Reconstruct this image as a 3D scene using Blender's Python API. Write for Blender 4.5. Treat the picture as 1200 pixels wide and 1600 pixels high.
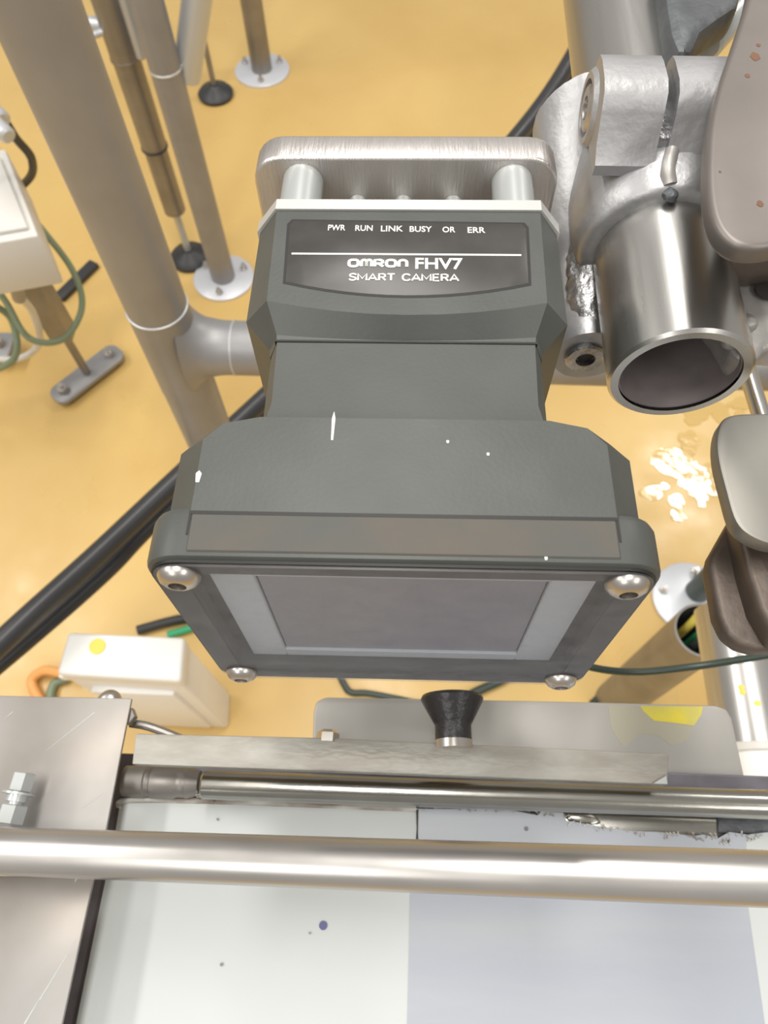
import bpy, bmesh, math, random
from mathutils import Vector, Matrix, noise
random.seed(4)
C = bpy.context.scene.collection
for o in list(bpy.data.objects): bpy.data.objects.remove(o)

# ------------------------------------------------------------ camera
F = 1150.0; CH = 1.25                    # focal length in pixels (1200 wide), lens height above floor
d_ = Vector((12., 580., F)).normalized() # straight down, seen from the lens
v_ = Vector((110., -2240., F)); v_ = (v_ - d_*v_.dot(d_)).normalized()
Zi, Yi = -d_, v_; Xi = Yi.cross(Zi)
cam_d = bpy.data.cameras.new('camera'); cam = bpy.data.objects.new('camera', cam_d); C.objects.link(cam)
m3 = Matrix([(a.x, -a.y, -a.z) for a in (Xi, Yi, Zi)])
cam.matrix_world = Matrix.Translation((0, 0, CH)) @ m3.to_4x4()
cam_d.sensor_fit = 'VERTICAL'; cam_d.sensor_height = 24; cam_d.lens = 24*F/1600
cam_d.clip_start = .005; cam_d.clip_end = 100
cam_d.dof.use_dof = True; cam_d.dof.focus_distance = .20; cam_d.dof.aperture_fstop = 17.0
bpy.context.scene.camera = cam

# ------------------------------------------------------------ world, lamps, exposure
w = bpy.data.worlds.new('hall'); bpy.context.scene.world = w; w.use_nodes = True
w.node_tree.nodes['Background'].inputs[0].default_value = (1, .96, .9, 1)
w.node_tree.nodes['Background'].inputs[1].default_value = .42
vs = bpy.context.scene.view_settings
vs.view_transform = 'Standard'; vs.look = 'None'; vs.gamma = 1; vs.use_curve_mapping = False
vs.exposure = .0
def area(x, y, z, sx, sy, power, col=(1, .97, .92)):
    l = bpy.data.lights.new('ceiling_light', 'AREA'); l.shape = 'RECTANGLE'; l.size = sx; l.size_y = sy
    l.energy = power; l.color = col
    o = bpy.data.objects.new('ceiling_light', l); o.location = (x, y, z); C.objects.link(o); return o
area(1.85, 2.43, 3.1, .16, .55, 30).rotation_euler = (0, 0, .7)
area(-.1, .8, 3.1, .30, 2.4, 48)
area(-2.3, .6, 3.1, .30, 2.4, 55)
area(-1.2, -1.8, 3.1, .35, 2.0, 32)
area(1.6, -1.2, 3.1, .35, 2.0, 28)

# ------------------------------------------------------------ pixel rays -> world points
def ray(x, y):
    r = Vector(((x-600)/F, (y-800)/F, 1)); return Vector((Xi.dot(r), Yi.dot(r), Zi.dot(r)))
def P(x, y, h):                           # the point seen at (x,y) that lies h below the lens
    r = ray(x, y); return Vector((0, 0, CH)) + r*(-h/r.z)
def PY(x, y, Y):
    r = ray(x, y); return Vector((0, 0, CH)) + r*(Y/r.y)
def zat(X, Y, py):                        # height at which the vertical through X,Y crosses image row py
    k = (py-800)/F
    # v = Xi.y*X+Yi.y*Y+Zi.y*z ; w = same with .z ; v=k*w
    a = (Xi.y-k*Xi.z)*X + (Yi.y-k*Yi.z)*Y; b = (Zi.y-k*Zi.z)
    return CH - a/b

# ------------------------------------------------------------ materials
def mat(name, col, metal=0., rough=.5, bump=0., bscale=40., var=0., vscale=8., col2=None, spec=.5, aniso=None, rvar=0., coat=0.):
    m = bpy.data.materials.new(name); m.use_nodes = True
    nt = m.node_tree; N = nt.nodes; L = nt.links; b = N['Principled BSDF']
    b.inputs['Base Color'].default_value = (*col, 1); b.inputs['Metallic'].default_value = metal
    b.inputs['Roughness'].default_value = rough; b.inputs['Specular IOR Level'].default_value = spec
    b.inputs['Coat Weight'].default_value = coat
    tc = N.new('ShaderNodeTexCoord'); mp = N.new('ShaderNodeMapping'); L.new(tc.outputs['Object'], mp.inputs[0])
    if aniso: mp.inputs['Scale'].default_value = aniso
    if var or col2:
        n = N.new('ShaderNodeTexNoise'); n.inputs['Scale'].default_value = vscale; n.inputs['Detail'].default_value = 5
        L.new(mp.outputs[0], n.inputs['Vector'])
        r = N.new('ShaderNodeValToRGB'); L.new(n.outputs[0], r.inputs[0])
        c2 = col2 or tuple(c*(1-var) for c in col)
        r.color_ramp.elements[0].position = .35; r.color_ramp.elements[1].position = .65
        r.color_ramp.elements[0].color = (*c2, 1); r.color_ramp.elements[1].color = (*col, 1)
        L.new(r.outputs[0], b.inputs['Base Color'])
    if bump or rvar:
        n2 = N.new('ShaderNodeTexNoise'); n2.inputs['Scale'].default_value = bscale; n2.inputs['Detail'].default_value = 4
        L.new(mp.outputs[0], n2.inputs['Vector'])
        if bump:
            bp = N.new('ShaderNodeBump'); bp.inputs['Strength'].default_value = bump; bp.inputs['Distance'].default_value = .002
            L.new(n2.outputs[0], bp.inputs['Height']); L.new(bp.outputs[0], b.inputs['Normal'])
        if rvar:
            mr = N.new('ShaderNodeMapRange'); L.new(n2.outputs[0], mr.inputs[0])
            mr.inputs[1].default_value = .3; mr.inputs[2].default_value = .7
            mr.inputs[3].default_value = max(.02, rough-rvar); mr.inputs[4].default_value = rough+rvar
            L.new(mr.outputs[0], b.inputs['Roughness'])
    return m
M = {}
M['floor'] = mat('yellow_resin', (.69, .475, .175), rough=.34, bump=.15, bscale=12, col2=(.61, .40, .135), vscale=2.2, rvar=.10)
M['film'] = mat('wet_resin', (.66, .45, .16), rough=.08, bump=.5, bscale=26, spec=.6)
M['satin'] = mat('blasted_stainless', (.325, .32, .325), .4, .45, bump=.06, bscale=300, var=.10, vscale=20)
M['satin_dark'] = mat('worn_stainless', (.34, .32, .30), .8, .45, var=.2, vscale=15)
M['tube'] = mat('polished_stainless', (.56, .55, .53), .95, .29, bump=.015, bscale=60, aniso=(8, .4, 8), rvar=.02)
M['bar'] = mat('rail_stainless', (.58, .56, .54), .85, .33, bump=.02, bscale=60, aniso=(.3, 1, 1), var=.12, vscale=30, rvar=.06)
M['bore'] = mat('tube_bore', (.30, .26, .26), .3, .5, var=.3, vscale=60)
M['cast'] = mat('cast_aluminium', (.45, .45, .46), .6, .42, bump=.15, bscale=260, var=.15, vscale=60)
M['cast_rough'] = mat('rough_cast_aluminium', (.50, .50, .51), .85, .34, bump=.5, bscale=330, var=.45, vscale=120)
M['weld'] = mat('weld_metal', (.50, .48, .46), .5, .48, bump=.25, bscale=90, var=.3, vscale=70)
M['plate'] = mat('sheet_stainless', (.31, .30, .29), .55, .42, col2=(.255, .23, .205), vscale=14, rvar=.06, bscale=30, bump=.03)
M['bracket'] = mat('brushed_bracket', (.62, .59, .57), .9, .38, bump=.12, bscale=150, aniso=(10, 1, 1), var=.08, vscale=30)
M['zinc'] = mat('bright_zinc', (.54, .565, .56), .5, .32)
M['silver'] = mat('anodised_silver', (.60, .60, .58), .5, .4)
M['housing'] = mat('black_housing', (.073, .078, .073), 0, .45, bump=.03, bscale=900, var=.2, vscale=40)
M['housing_dusty'] = mat('dusty_housing', (.073, .078, .073), 0, .5, bump=.03, bscale=900, vscale=40, var=.15)
M['dusty_strip'] = mat('rust_dusted_strip', (.073, .076, .070), 0, .6, col2=(.098, .083, .066), vscale=45)
M['label'] = mat('label_film', (.055, .052, .050), 0, .35, var=.25, vscale=90)
M['print'] = mat('white_print', (.80, .80, .76), 0, .5)
M['seal'] = mat('black_seal', (.012, .011, .010), 0, .5)
M['lens_dark'] = mat('inner_grey_panel', (.31, .31, .33), 0, .5, col2=(.24, .24, .31), vscale=18)
M['diffuser'] = mat('diffuser_grey', (.62, .68, .72), 0, .35)
M['screw'] = mat('screw_steel', (.56, .53, .50), 1, .33)
M['hole'] = mat('dark_recess', (.03, .025, .022), 0, .6)
M['rubber'] = mat('black_rubber', (.035, .035, .037), 0, .45)
M['hose'] = mat('hose_rubber', (.035, .036, .038), 0, .36)
M['knob'] = mat('black_knob_plastic', (.022, .020, .022), 0, .35, bump=.2, bscale=500)
M['white_box'] = mat('white_enclosure', (.88, .87, .84), 0, .4)
M['sticker'] = mat('yellow_sticker', (.85, .68, .12), 0, .5)
M['orange'] = mat('orange_cable', (.80, .38, .12), 0, .45)
M['green'] = mat('green_hose', (.20, .25, .16), 0, .4)
M['green_bright'] = mat('green_tip', (.05, .42, .20), 0, .4)
M['dark_green'] = mat('dark_green_cable', (.035, .055, .045), 0, .35)
M['belt'] = mat('white_belt', (.54, .57, .565), 0, .45, bump=.05, bscale=20, var=.05, vscale=12)
M['splice'] = mat('blue_grey_belt', (.36, .385, .44), 0, .45, col2=(.41, .43, .46), vscale=9, aniso=(1, 6, 1))
M['belt_edge'] = mat('dirty_belt_edge', (.55, .55, .52), 0, .6, col2=(.22, .18, .15), vscale=60, aniso=(1, 5, 1))
M['ink'] = mat('blue_ink', (.09, .09, .22), 0, .5)
M['bed'] = mat('dark_bed', (.21, .20, .23), .2, .4, var=.4, vscale=50)
M['rail'] = mat('grimy_flat_bar', (.38, .37, .335), .4, .45, bump=.15, bscale=200, aniso=(1, 3, 1), col2=(.30, .28, .245), vscale=50)
M['guard'] = mat('grey_guard_plate', (.43, .415, .39), .25, .42, var=.12, vscale=25)
M['yellow_paint'] = mat('yellow_smear', (.78, .66, .06), 0, .4, col2=(.62, .55, .14), vscale=70)
M['yellow_faint'] = mat('faint_yellow_smear', (.43, .41, .32), .2, .45)
M['shaft'] = mat('oily_shaft', (.50, .49, .45), 1, .22, bump=.06, bscale=120, aniso=(.3, 1, 1), var=.35, vscale=40)
M['brown_steel'] = mat('stained_steel', (.15, .12, .10), .5, .5, bump=.15, bscale=200, var=.35, vscale=60)
M['paddle'] = mat('stained_paddle', (.24, .215, .20), .6, .45, var=.15, vscale=30)
M['handle'] = mat('grey_handle_steel', (.26, .25, .225), .6, .45, var=.1, vscale=40)
M['rust'] = mat('rust_spot', (.17, .085, .05), 0, .8)
M['flange'] = mat('galvanised_flange', (.66, .68, .72), .35, .4)
M['galv'] = mat('galvanised_tube', (.60, .62, .64), .5, .42)
M['dark_cast'] = mat('dark_grey_cast', (.13, .14, .15), .3, .5, bump=.5, bscale=150, var=.4, vscale=60)
M['cream'] = mat('cream_panel', (.68, .66, .62), 0, .45)
# clear window: thin glass
def glass_mat():
    m = bpy.data.materials.new('window_glass'); m.use_nodes = True
    nt = m.node_tree; N = nt.nodes; L = nt.links; N.remove(N['Principled BSDF'])
    t = N.new('ShaderNodeBsdfTransparent'); t.inputs[0].default_value = (.93, .93, .95, 1)
    g = N.new('ShaderNodeBsdfGlossy'); g.inputs['Roughness'].default_value = .3
    lw = N.new('ShaderNodeLayerWeight'); lw.inputs[0].default_value = .35
    pw = N.new('ShaderNodeMath'); pw.operation = 'POWER'; pw.inputs[1].default_value = 3; L.new(lw.outputs['Facing'], pw.inputs[0])
    fr = N.new('ShaderNodeMath'); fr.operation = 'MULTIPLY_ADD'; fr.inputs[1].default_value = .22; fr.inputs[2].default_value = .025; L.new(pw.outputs[0], fr.inputs[0])
    mx = N.new('ShaderNodeMixShader'); L.new(fr.outputs[0], mx.inputs[0]); L.new(t.outputs[0], mx.inputs[1]); L.new(g.outputs[0], mx.inputs[2])
    df = N.new('ShaderNodeBsdfDiffuse'); df.inputs[0].default_value = (.5, .5, .52, 1)
    nz = N.new('ShaderNodeTexNoise'); nz.inputs['Scale'].default_value = 14; mr = N.new('ShaderNodeMapRange'); mr.inputs[1].default_value = .3; mr.inputs[2].default_value = .7; mr.inputs[3].default_value = .05; mr.inputs[4].default_value = .13
    L.new(nz.outputs[0], mr.inputs[0]); m2 = N.new('ShaderNodeMixShader'); L.new(mr.outputs[0], m2.inputs[0]); L.new(mx.outputs[0], m2.inputs[1]); L.new(df.outputs[0], m2.inputs[2])
    L.new(m2.outputs[0], N['Material Output'].inputs[0]); return m
M['glass'] = glass_mat()

# ------------------------------------------------------------ mesh helpers
def tag(o, label=None, cat=None, group=None, kind=None):
    for k, v in (('label', label), ('category', cat), ('group', group), ('kind', kind)):
        if v: o[k] = v
    return o
def thing(name, loc, label, cat, group=None, mtx=None):
    o = bpy.data.objects.new(name, None); C.objects.link(o); o.empty_display_size = .02
    o.matrix_world = mtx if mtx else Matrix.Translation(loc)
    o['_m'] = 0; del o['_m']
    ROOT[o.name] = o.matrix_world.copy()
    return tag(o, label, cat, group)
ROOT = {}
def obj(name, bm, m, parent=None, local=False, smooth=True, angle=35):
    """mesh object; bm in world coordinates unless local"""
    me = bpy.data.meshes.new(name)
    bmesh.ops.recalc_face_normals(bm, faces=bm.faces)
    o = bpy.data.objects.new(name, me); C.objects.link(o)
    if parent is not None:
        r = ROOT[parent.name]
        if not local: bm.transform(r.inverted())
        o.parent = parent; ROOT[o.name] = r
    else:
        xs = [v.co for v in bm.verts]
        c = Vector(((min(v.x for v in xs)+max(v.x for v in xs))/2, (min(v.y for v in xs)+max(v.y for v in xs))/2, min(v.z for v in xs)))
        bm.transform(Matrix.Translation(-c)); o.location = c; ROOT[o.name] = Matrix.Translation(c)
    bm.to_mesh(me); bm.free()
    me.materials.append(m)
    if smooth:
        for p in me.polygons: p.use_smooth = True
        try: me.set_sharp_from_angle(angle=math.radians(angle))
        except Exception: pass
    return o
def bevel(bm, w, seg=2, ang=30):
    es = [e for e in bm.edges if len(e.link_faces) == 2 and e.calc_face_angle(0) > math.radians(ang)]
    bmesh.ops.bevel(bm, geom=es, offset=w, segments=seg, affect='EDGES', profile=.5)
    return bm
def box(lo, hi, bev=0, seg=2, bm=None):
    b = bmesh.new()
    bmesh.ops.create_cube(b, size=1)
    for v in b.verts: v.co = Vector([lo[i]+(v.co[i]+.5)*(hi[i]-lo[i]) for i in range(3)])
    if bev: bevel(b, bev, seg)
    return merge(bm, b)
def merge(bm, b):
    if bm is None: return b
    me = bpy.data.meshes.new('t'); b.to_mesh(me); b.free(); bm.from_mesh(me); bpy.data.meshes.remove(me); return bm
def frame(axis):
    a = axis.normalized(); t = Vector((0, 0, 1)) if abs(a.z) < .9 else Vector((0, 1, 0))
    u = a.cross(t).normalized(); return u, a.cross(u).normalized()
def loft(rings, cap=True, bm=None, closed=True):
    bm = bm or bmesh.new(); R = [[bm.verts.new(p) for p in r] for r in rings]
    n = len(R[0])
    for a, b in zip(R, R[1:]):
        for i in range(n if closed else n-1):
            try: bm.faces.new((a[i], a[(i+1) % n], b[(i+1) % n], b[i]))
            except ValueError: pass
    if cap and closed: bm.faces.new(R[0][::-1]); bm.faces.new(R[-1])
    return bm
def lathe(a, b, prof, n=32, bm=None, cap=True):
    """prof: list (t along a->b in metres, radius)"""
    a, b = Vector(a), Vector(b); ax = (b-a).normalized(); u, v = frame(ax)
    rings = [[a+ax*t+(u*math.cos(2*math.pi*i/n)+v*math.sin(2*math.pi*i/n))*r for i in range(n)] for t, r in prof]
    return loft(rings, cap, bm)
def cyl(a, b, r, r2=None, n=32, bev=0, bm=None):
    L = (Vector(b)-Vector(a)).length; r2 = r if r2 is None else r2
    prof = [(0, r-bev), (bev, r), (L-bev, r2), (L, r2-bev)] if bev else [(0, r), (L, r2)]
    return lathe(a, b, prof, n, bm)
def hollow(a, b, ro, ri, n=48, bev=.0006):
    L = (Vector(b)-Vector(a)).length
    return lathe(a, b, [(0, ri), (0, ro-bev), (bev, ro), (L-bev, ro), (L, ro-bev), (L, ri)], n, cap=False)
def hexp(a, b, r, bm=None, bev=.0004):
    L = (Vector(b)-Vector(a)).length
    return lathe(a, b, [(0, r-bev), (bev, r), (L-bev, r), (L, r-bev)], 6, bm)
def catmull(pts, k=8):
    pts = [Vector(p) for p in pts]; q = [pts[0]*2-pts[1]]+pts+[pts[-1]*2-pts[-2]]; out = []
    for i in range(1, len(q)-2):
        for j in range(k):
            t = j/k; a, b, c, d = q[i-1:i+3]
            out.append(.5*((2*b)+(c-a)*t+(2*a-5*b+4*c-d)*t*t+(3*b-a-3*c+d)*t**3))
    return out+[pts[-1]]
def tubepath(pts, r, n=14, k=8, bm=None):
    c = catmull(pts, k); rings = []; u = None
    for i, p in enumerate(c):
        t = (c[min(i+1, len(c)-1)]-c[max(i-1, 0)]).normalized()
        if u is None: u, _ = frame(t)
        u = (u-t*u.dot(t)).normalized(); v = t.cross(u)
        rings.append([p+(u*math.cos(2*math.pi*j/n)+v*math.sin(2*math.pi*j/n))*r for j in range(n)])
    return loft(rings, True, bm)
def prism(pts, thick, bev=0, seg=2, direction=Vector((0, 0, -1)), bm=None):
    """polygon (world points) extruded along direction"""
    b = bmesh.new(); top = [b.verts.new(p) for p in pts]; bot = [b.verts.new(Vector(p)+direction*thick) for p in pts]
    n = len(pts); b.faces.new(top); b.faces.new(bot[::-1])
    for i in range(n): b.faces.new((top[i], bot[i], bot[(i+1) % n], top[(i+1) % n]))
    bmesh.ops.recalc_face_normals(b, faces=b.faces)
    if bev: bevel(b, bev, seg, 25)
    return merge(bm, b)
def rrect(w, h, r, n=6, cx=0, cy=0):
    out = []
    for sx, sy, a0 in ((1, 1, 0), (-1, 1, 90), (-1, -1, 180), (1, -1, 270)):
        for i in range(n+1):
            a = math.radians(a0+90*i/n); out.append((cx+sx*(w/2-r)+r*math.cos(a), cy+sy*(h/2-r)+r*math.sin(a)))
    return out

# ------------------------------------------------------------ the floor
bm = bmesh.new(); bmesh.ops.create_grid(bm, x_segments=40, y_segments=40, size=5)
bm.transform(Matrix.Translation((0, 2.0, 0)))
fl = obj('floor', bm, M['floor']); fl['kind'] = 'structure'
# wet film on the floor
def blob(cx, cy, rx, ry, seed, n=40, z=.0012):
    pts = []
    for i in range(n):
        a = 2*math.pi*i/n; k = 1+.35*noise.noise(Vector((math.cos(a)*1.5+seed, math.sin(a)*1.5, seed)))
        pts.append(Vector((cx+rx*k*math.cos(a), cy+ry*k*math.sin(a), z)))
    return pts
def puddle(cx, cy, wx, wy, n, label, seed):
    rg = random.Random(seed); b = bmesh.new()
    for i in range(n):
        c = P(cx+rg.gauss(0, wx), cy+rg.gauss(0, wy), CH); k = rg.uniform(.006, .020) if i else .028
        prism(blob(c.x, c.y, k*rg.uniform(.8, 1.6), k, seed+i*3.1, 20, .0012+i*.00001), .001, bm=b)
    o = obj('water_puddle', b, M['film'], smooth=False)
    return tag(o, label, 'puddle')
puddle(1075, 755, 24, 30, 22, 'broken wet shiny patch on the yellow floor left of the grey handle plate', 5)
puddle(1120, 640, 34, 16, 16, 'fainter wet patch on the floor just below the open tube end', 9)

# ------------------------------------------------------------ floor-standing tubes (left back)
pb = PY(50, 0, .5); pb2 = PY(311, 640, .5); PX = (pb.x+pb2.x)/2
t = thing('frame_tube', (PX, .5, 0), 'large satin stainless upright tube with welded tee, nearest at left', 'steel tube')
ztee = zat(PX, .5, 541)
obj('post', cyl((PX, .5, .0), (PX, .5, 1.55), .0300, n=48), M['satin'], t)
# tee fitting: sleeve with flared branch
bm = cyl((PX, .5, ztee-.062), (PX, .5, ztee+.062), .0306, n=48)
rings = []
for i in range(9):
    s = i/8; x = PX+.018+.05*s; r = .0285+.012*(1-s)**3
    rings.append([Vector((x, .5+r*math.cos(2*math.pi*j/40)*(.93 if s < .4 else 1), ztee+r*math.sin(2*math.pi*j/40)*(1+.5*(1-s)**3))) for j in range(40)])
loft(rings, True, bm)
obj('tee_fitting', bm, M['satin'], t)
obj('weld_seam', lathe((PX, .5, ztee+.0605), (PX, .5, ztee+.07), [(0, .0306), (.0006, .0312), (.0016, .0312), (.0022, .0302)], 48), M['galv'], t)
obj('weld_seam', lathe((PX+.066, .5, ztee), (PX+.08, .5, ztee), [(0, .0285), (.0006, .0293), (.0016, .0293), (.0022, .0284)], 48), M['galv'], t)
obj('cross_tube', cyl((PX+.06, .5, ztee), (.62, .5, ztee), .0285, n=48), M['satin'], t)

def foot_flange(base, r, parent, name='foot_flange', holes=3, a0=0):
    f = obj(name, lathe(base, base+Vector((0, 0, .02)), [(0, r), (.006, r), (.008, r-.003), (.0085, 0.001)], 48), M['flange'], parent)
    for i in range(holes):
        a = a0+2*math.pi*i/holes; c = base+Vector((math.cos(a)*r*.74, math.sin(a)*r*.74, .008))
        b = hexp(c, c+Vector((0, 0, .007)), .008); cyl(c+Vector((0, 0, .007)), c+Vector((0, 0, .016)), .004, n=12, bm=b)
        obj('bolt', b, M['screw'], f)
    return f
b1 = P(350, 436, CH); b1.z = 0
t = thing('floor_post', b1, 'slim stainless upright post with round bolted floor flange, behind the black rod foot', 'steel post')
obj('post', cyl(b1+Vector((0, 0, .006)), b1+Vector((0, 0, 1.5)), .0265, n=40), M['satin'], t)
foot_flange(b1, .068, t, a0=.5)
zj = zat(b1.x, b1.y, 108)
obj('weld_seam', lathe(b1+Vector((0, 0, zj)), b1+Vector((0, 0, zj+1)), [(0, .0265), (.001, .0275), (.003, .0275), (.004, .0265)], 40), M['galv'], t)
hz = CH-zj; st = Vector((b1.x+.024, b1.y+.026, zat(b1.x+.024, b1.y+.026, 120))); en = P(318, -80, hz-.16)
obj('diagonal_brace', cyl(st, en, .024, n=32), M['galv'], t)

b2 = P(410, 112, CH); b2.z = 0
t = thing('floor_post', b2, 'stainless upright post with round floor flange at the top edge, farthest post', 'steel post')
obj('post', cyl(b2+Vector((0, 0, .006)), b2+Vector((0, 0, 1.4)), .0275, n=40), M['satin_dark'], t)
foot_flange(b2, .074, t, a0=.6)

# levelling legs with black rubber feet
b3 = P(298, 405, CH); b3.z = 0
t = thing('levelling_leg', b3, 'golden-brown telescoping machine leg on a black rubber disc foot', 'machine leg')
obj('foot_pad', lathe(b3, b3+Vector((0, 0, 1)), [(0, .044), (.010, .045), (.020, .036), (.026, .016), (.030, .012)], 40), M['rubber'], t)
z1, z2, z3 = zat(b3.x, b3.y, 330), zat(b3.x, b3.y, 228), zat(b3.x, b3.y, 88)
V = lambda z: Vector((b3.x, b3.y, z))
obj('threaded_rod', cyl(V(.028), V(z1+.01), .008, n=20), M['zinc'], t)
obj('lower_sleeve', cyl(V(z1), V(z2), .0225, n=40, bev=.003), M['satin_dark'], t)
obj('ring', lathe(V(z2-.004), V(z2+1), [(0, .0235), (.001, .026), (.005, .026), (.006, .0235)], 40), M['rubber'], t)
obj('middle_sleeve', cyl(V(z2), V(z3), .0245, n=40), M['satin_dark'], t)
obj('ring', lathe(V(z3-.004), V(z3+1), [(0, .0245), (.001, .027), (.005, .027), (.006, .0245)], 40), M['satin_dark'], t)
obj('upper_tube', cyl(V(z3), V(1.3), .026, n=40), M['satin_dark'], t)
side = Vector((.030, -.004, 0))
obj('side_rod', cyl(V(z3+.0)+side, V(1.28)+side, .011, n=24, bev=.004), M['galv'], t)
b4 = P(338, 150, CH); b4.z = 0
t = thing('levelling_leg', b4, 'thin rod leg on a black rubber disc foot near the top edge', 'machine leg')
obj('foot_pad', lathe(b4, b4+Vector((0, 0, 1)), [(0, .045), (.010, .047), (.020, .038), (.026, .018), (.032, .012)], 40), M['rubber'], t)
obj('threaded_rod', cyl(b4+Vector((0, 0, .03)), b4+Vector((0, 0, .55)), .007, n=16), M['satin_dark'], t)
obj('lock_nut', hexp(b4+Vector((0, 0, .23)), b4+Vector((0, 0, .25)), .014), M['satin_dark'], t)

# square-tube machine leg with two-bolt foot, white cabinet beside it
b5 = P(132, 585, CH); b5.z = 0
t = thing('machine_stand', b5, 'grey square-tube machine leg standing on an oblong two-bolt foot plate at left', 'machine leg')
e1 = P(100, 612, CH-.02); e2 = P(172, 556, CH-.02); ax = (e2-e1); ax.z = 0; L5 = ax.length; ax.normalize(); nx = Vector((-ax.y, ax.x, 0))
c5 = (e1+e2)/2; c5.z = .022
out = [c5+ax*p[0]+nx*p[1] for p in rrect(L5+.05, .052, .02)]
obj('foot_plate', prism(out, .010, .0015), M['satin'], t)
for s in (-1, 1):
    c = c5+ax*s*(L5/2); bmx = hexp(c, c+Vector((0, 0, .012)), .011); cyl(c+Vector((0, 0, -.022)), c+Vector((0, 0, .020)), .006, n=14, bm=bmx)
    bf = obj('bolt', bmx, M['screw'], t)
    obj('rubber_pad', cyl((c.x, c.y, 0), (c.x, c.y, .013), .016, .014), M['rubber'], t)
obj('adjuster_rod', cyl(c5, c5+Vector((0, 0, .16)), .008, n=18), M['satin_dark'], t)
obj('leg_tube', box((c5.x-.021, c5.y-.021, .14), (c5.x+.021, c5.y+.021, .42), .004), M['satin_dark'], t)
# white cabinet
hh = .72
pa = P(58, 372, hh); t = thing('control_box', P(20, 430, hh+.12), 'cream white control box cut by the left edge of the picture', 'box')
pts = [P(-190, 250, hh), P(8, 232, hh), P(60, 368, hh), P(-120, 400, hh)]
obj('box_body', prism(pts, .09, .004), M['cream'], t)
pts2 = [P(-170, 270, hh), P(2, 250, hh), P(46, 360, hh), P(-100, 385, hh)]
obj('box_lid', prism([p+Vector((0, 0, .006)) for p in pts2], .006, .002), M['cream'], t)
gl = cyl(P(22, 436, hh+.085), P(30, 466, hh+.15), .010, n=20, bev=.002)
obj('cable_gland', gl, M['satin'], t)
# hoses at left
def cable(name, pts, r, m, label, cat='cable', n=14, group=None):
    return tag(obj(name, tubepath(pts, r, n), m), label, cat, group)
cable('green_hose', [P(-60, 60, .8), P(12, 285, .85), P(55, 345, .88), P(112, 420, .95), P(128, 480, 1.0), P(98, 530, 1.02), P(45, 528, 1.0), P(8, 470, .95), P(-30, 420, .9)], .0055, M['green'],
      'thin grey-green hose looping below the cream control box', 'hose')
cable('green_hose', [P(-20, 470, .95), P(18, 500, 1.0), P(22, 560, 1.05), P(-40, 590, 1.1)], .006, M['green'], 'short green hose at the left edge below the control box', 'hose')
cable('white_cable', [P(30, 462, .87), P(52, 490, .95), P(62, 535, 1.05), P(30, 560, 1.1), P(-30, 560, 1.1)], .006, M['cream'], 'pale cable dropping from the gland of the control box')
cable('black_cable', [P(-50, 130, .6), P(0, 180, .62), P(24, 215, .66), P(50, 250, .72), P(40, 285, .8), P(-30, 330, .88)], .006, M['rubber'], 'black cable behind the large tube at the upper left edge')
for i, (x, y, r) in enumerate(((4, 190, .013), (14, 214, .011))):
    q = P(x, y, .62); c = obj('cable_connector', cyl(q, q+Vector((-.05, .045, .01)), r, n=20, bev=.003), M['galv'])
    tag(c, ('grey round cable connector at the left edge, upper of the two', 'grey round cable connector at the left edge, lower of the two')[i], 'connector')
# small machine foot at far left edge
q = P(8, 560, CH); q.z = 0
t = thing('equipment_stand', q, 'grey bolted equipment stand plate at the left edge below the hoses', 'machine foot')
obj('foot_plate', box((q.x-.12, q.y-.03, .03), (q.x+.035, q.y+.035, .045), .005), M['satin'], t)
obj('rubber_pad', cyl(q+Vector((.01, 0, 0)), q+Vector((.01, 0, .031)), .016), M['rubber'], t)
obj('bolt', hexp(q+Vector((.01, 0, .045)), q+Vector((.01, 0, .06)), .012), M['screw'], t)
# black cable strip on the floor
a, b = P(94, 470, CH), P(150, 415, CH); dv = (b-a).normalized(); nv = Vector((-dv.y, dv.x, 0))*.013; up = Vector((0, 0, .014))
tag(obj('rubber_strip', prism([a-nv+up, b-nv+up, b+nv+up, a+nv+up], .0135, .003), M['rubber']), 'short black rubber strip lying on the floor behind the square leg', 'strip')
# grey bracket upper left
hq = CH-zat(b3.x, b3.y, 42); q = P(122, 40, hq)
t = thing('pipe_bracket', q, 'grey clamp bracket between the tubes at the top left edge', 'bracket')
obj('arm', cyl(P(112, 34, hq), P(182, 42, hq), .012, n=20, bev=.003), M['galv'], t)
obj('hook', tubepath([P(125, 35, hq), P(135, 56, hq), P(160, 50, hq)], .006), M['galv'], t)

# ------------------------------------------------------------ long black hoses
HH = .93
cable('black_hose', [P(-60, 1062, .86), P(40, 968, .87), P(150, 868, .89), P(262, 762, .9), P(540, 500, .9), P(800, 222, .87), P(900, 78, .82), P(960, -60, .78)], .0145, M['hose'],
      'thick black rubber hose crossing behind the camera housing, upper of the pair', 'hose', 20)
cable('black_hose', [P(-60, 1085, .92), P(60, 985, .93), P(170, 888, .94), P(262, 795, .95), P(560, 520, .95), P(822, 232, .92), P(895, 122, .88), P(980, -40, .85)], .0125, M['hose'],
      'black rubber hose running under the thicker one, lower of the pair', 'hose', 20)

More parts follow.
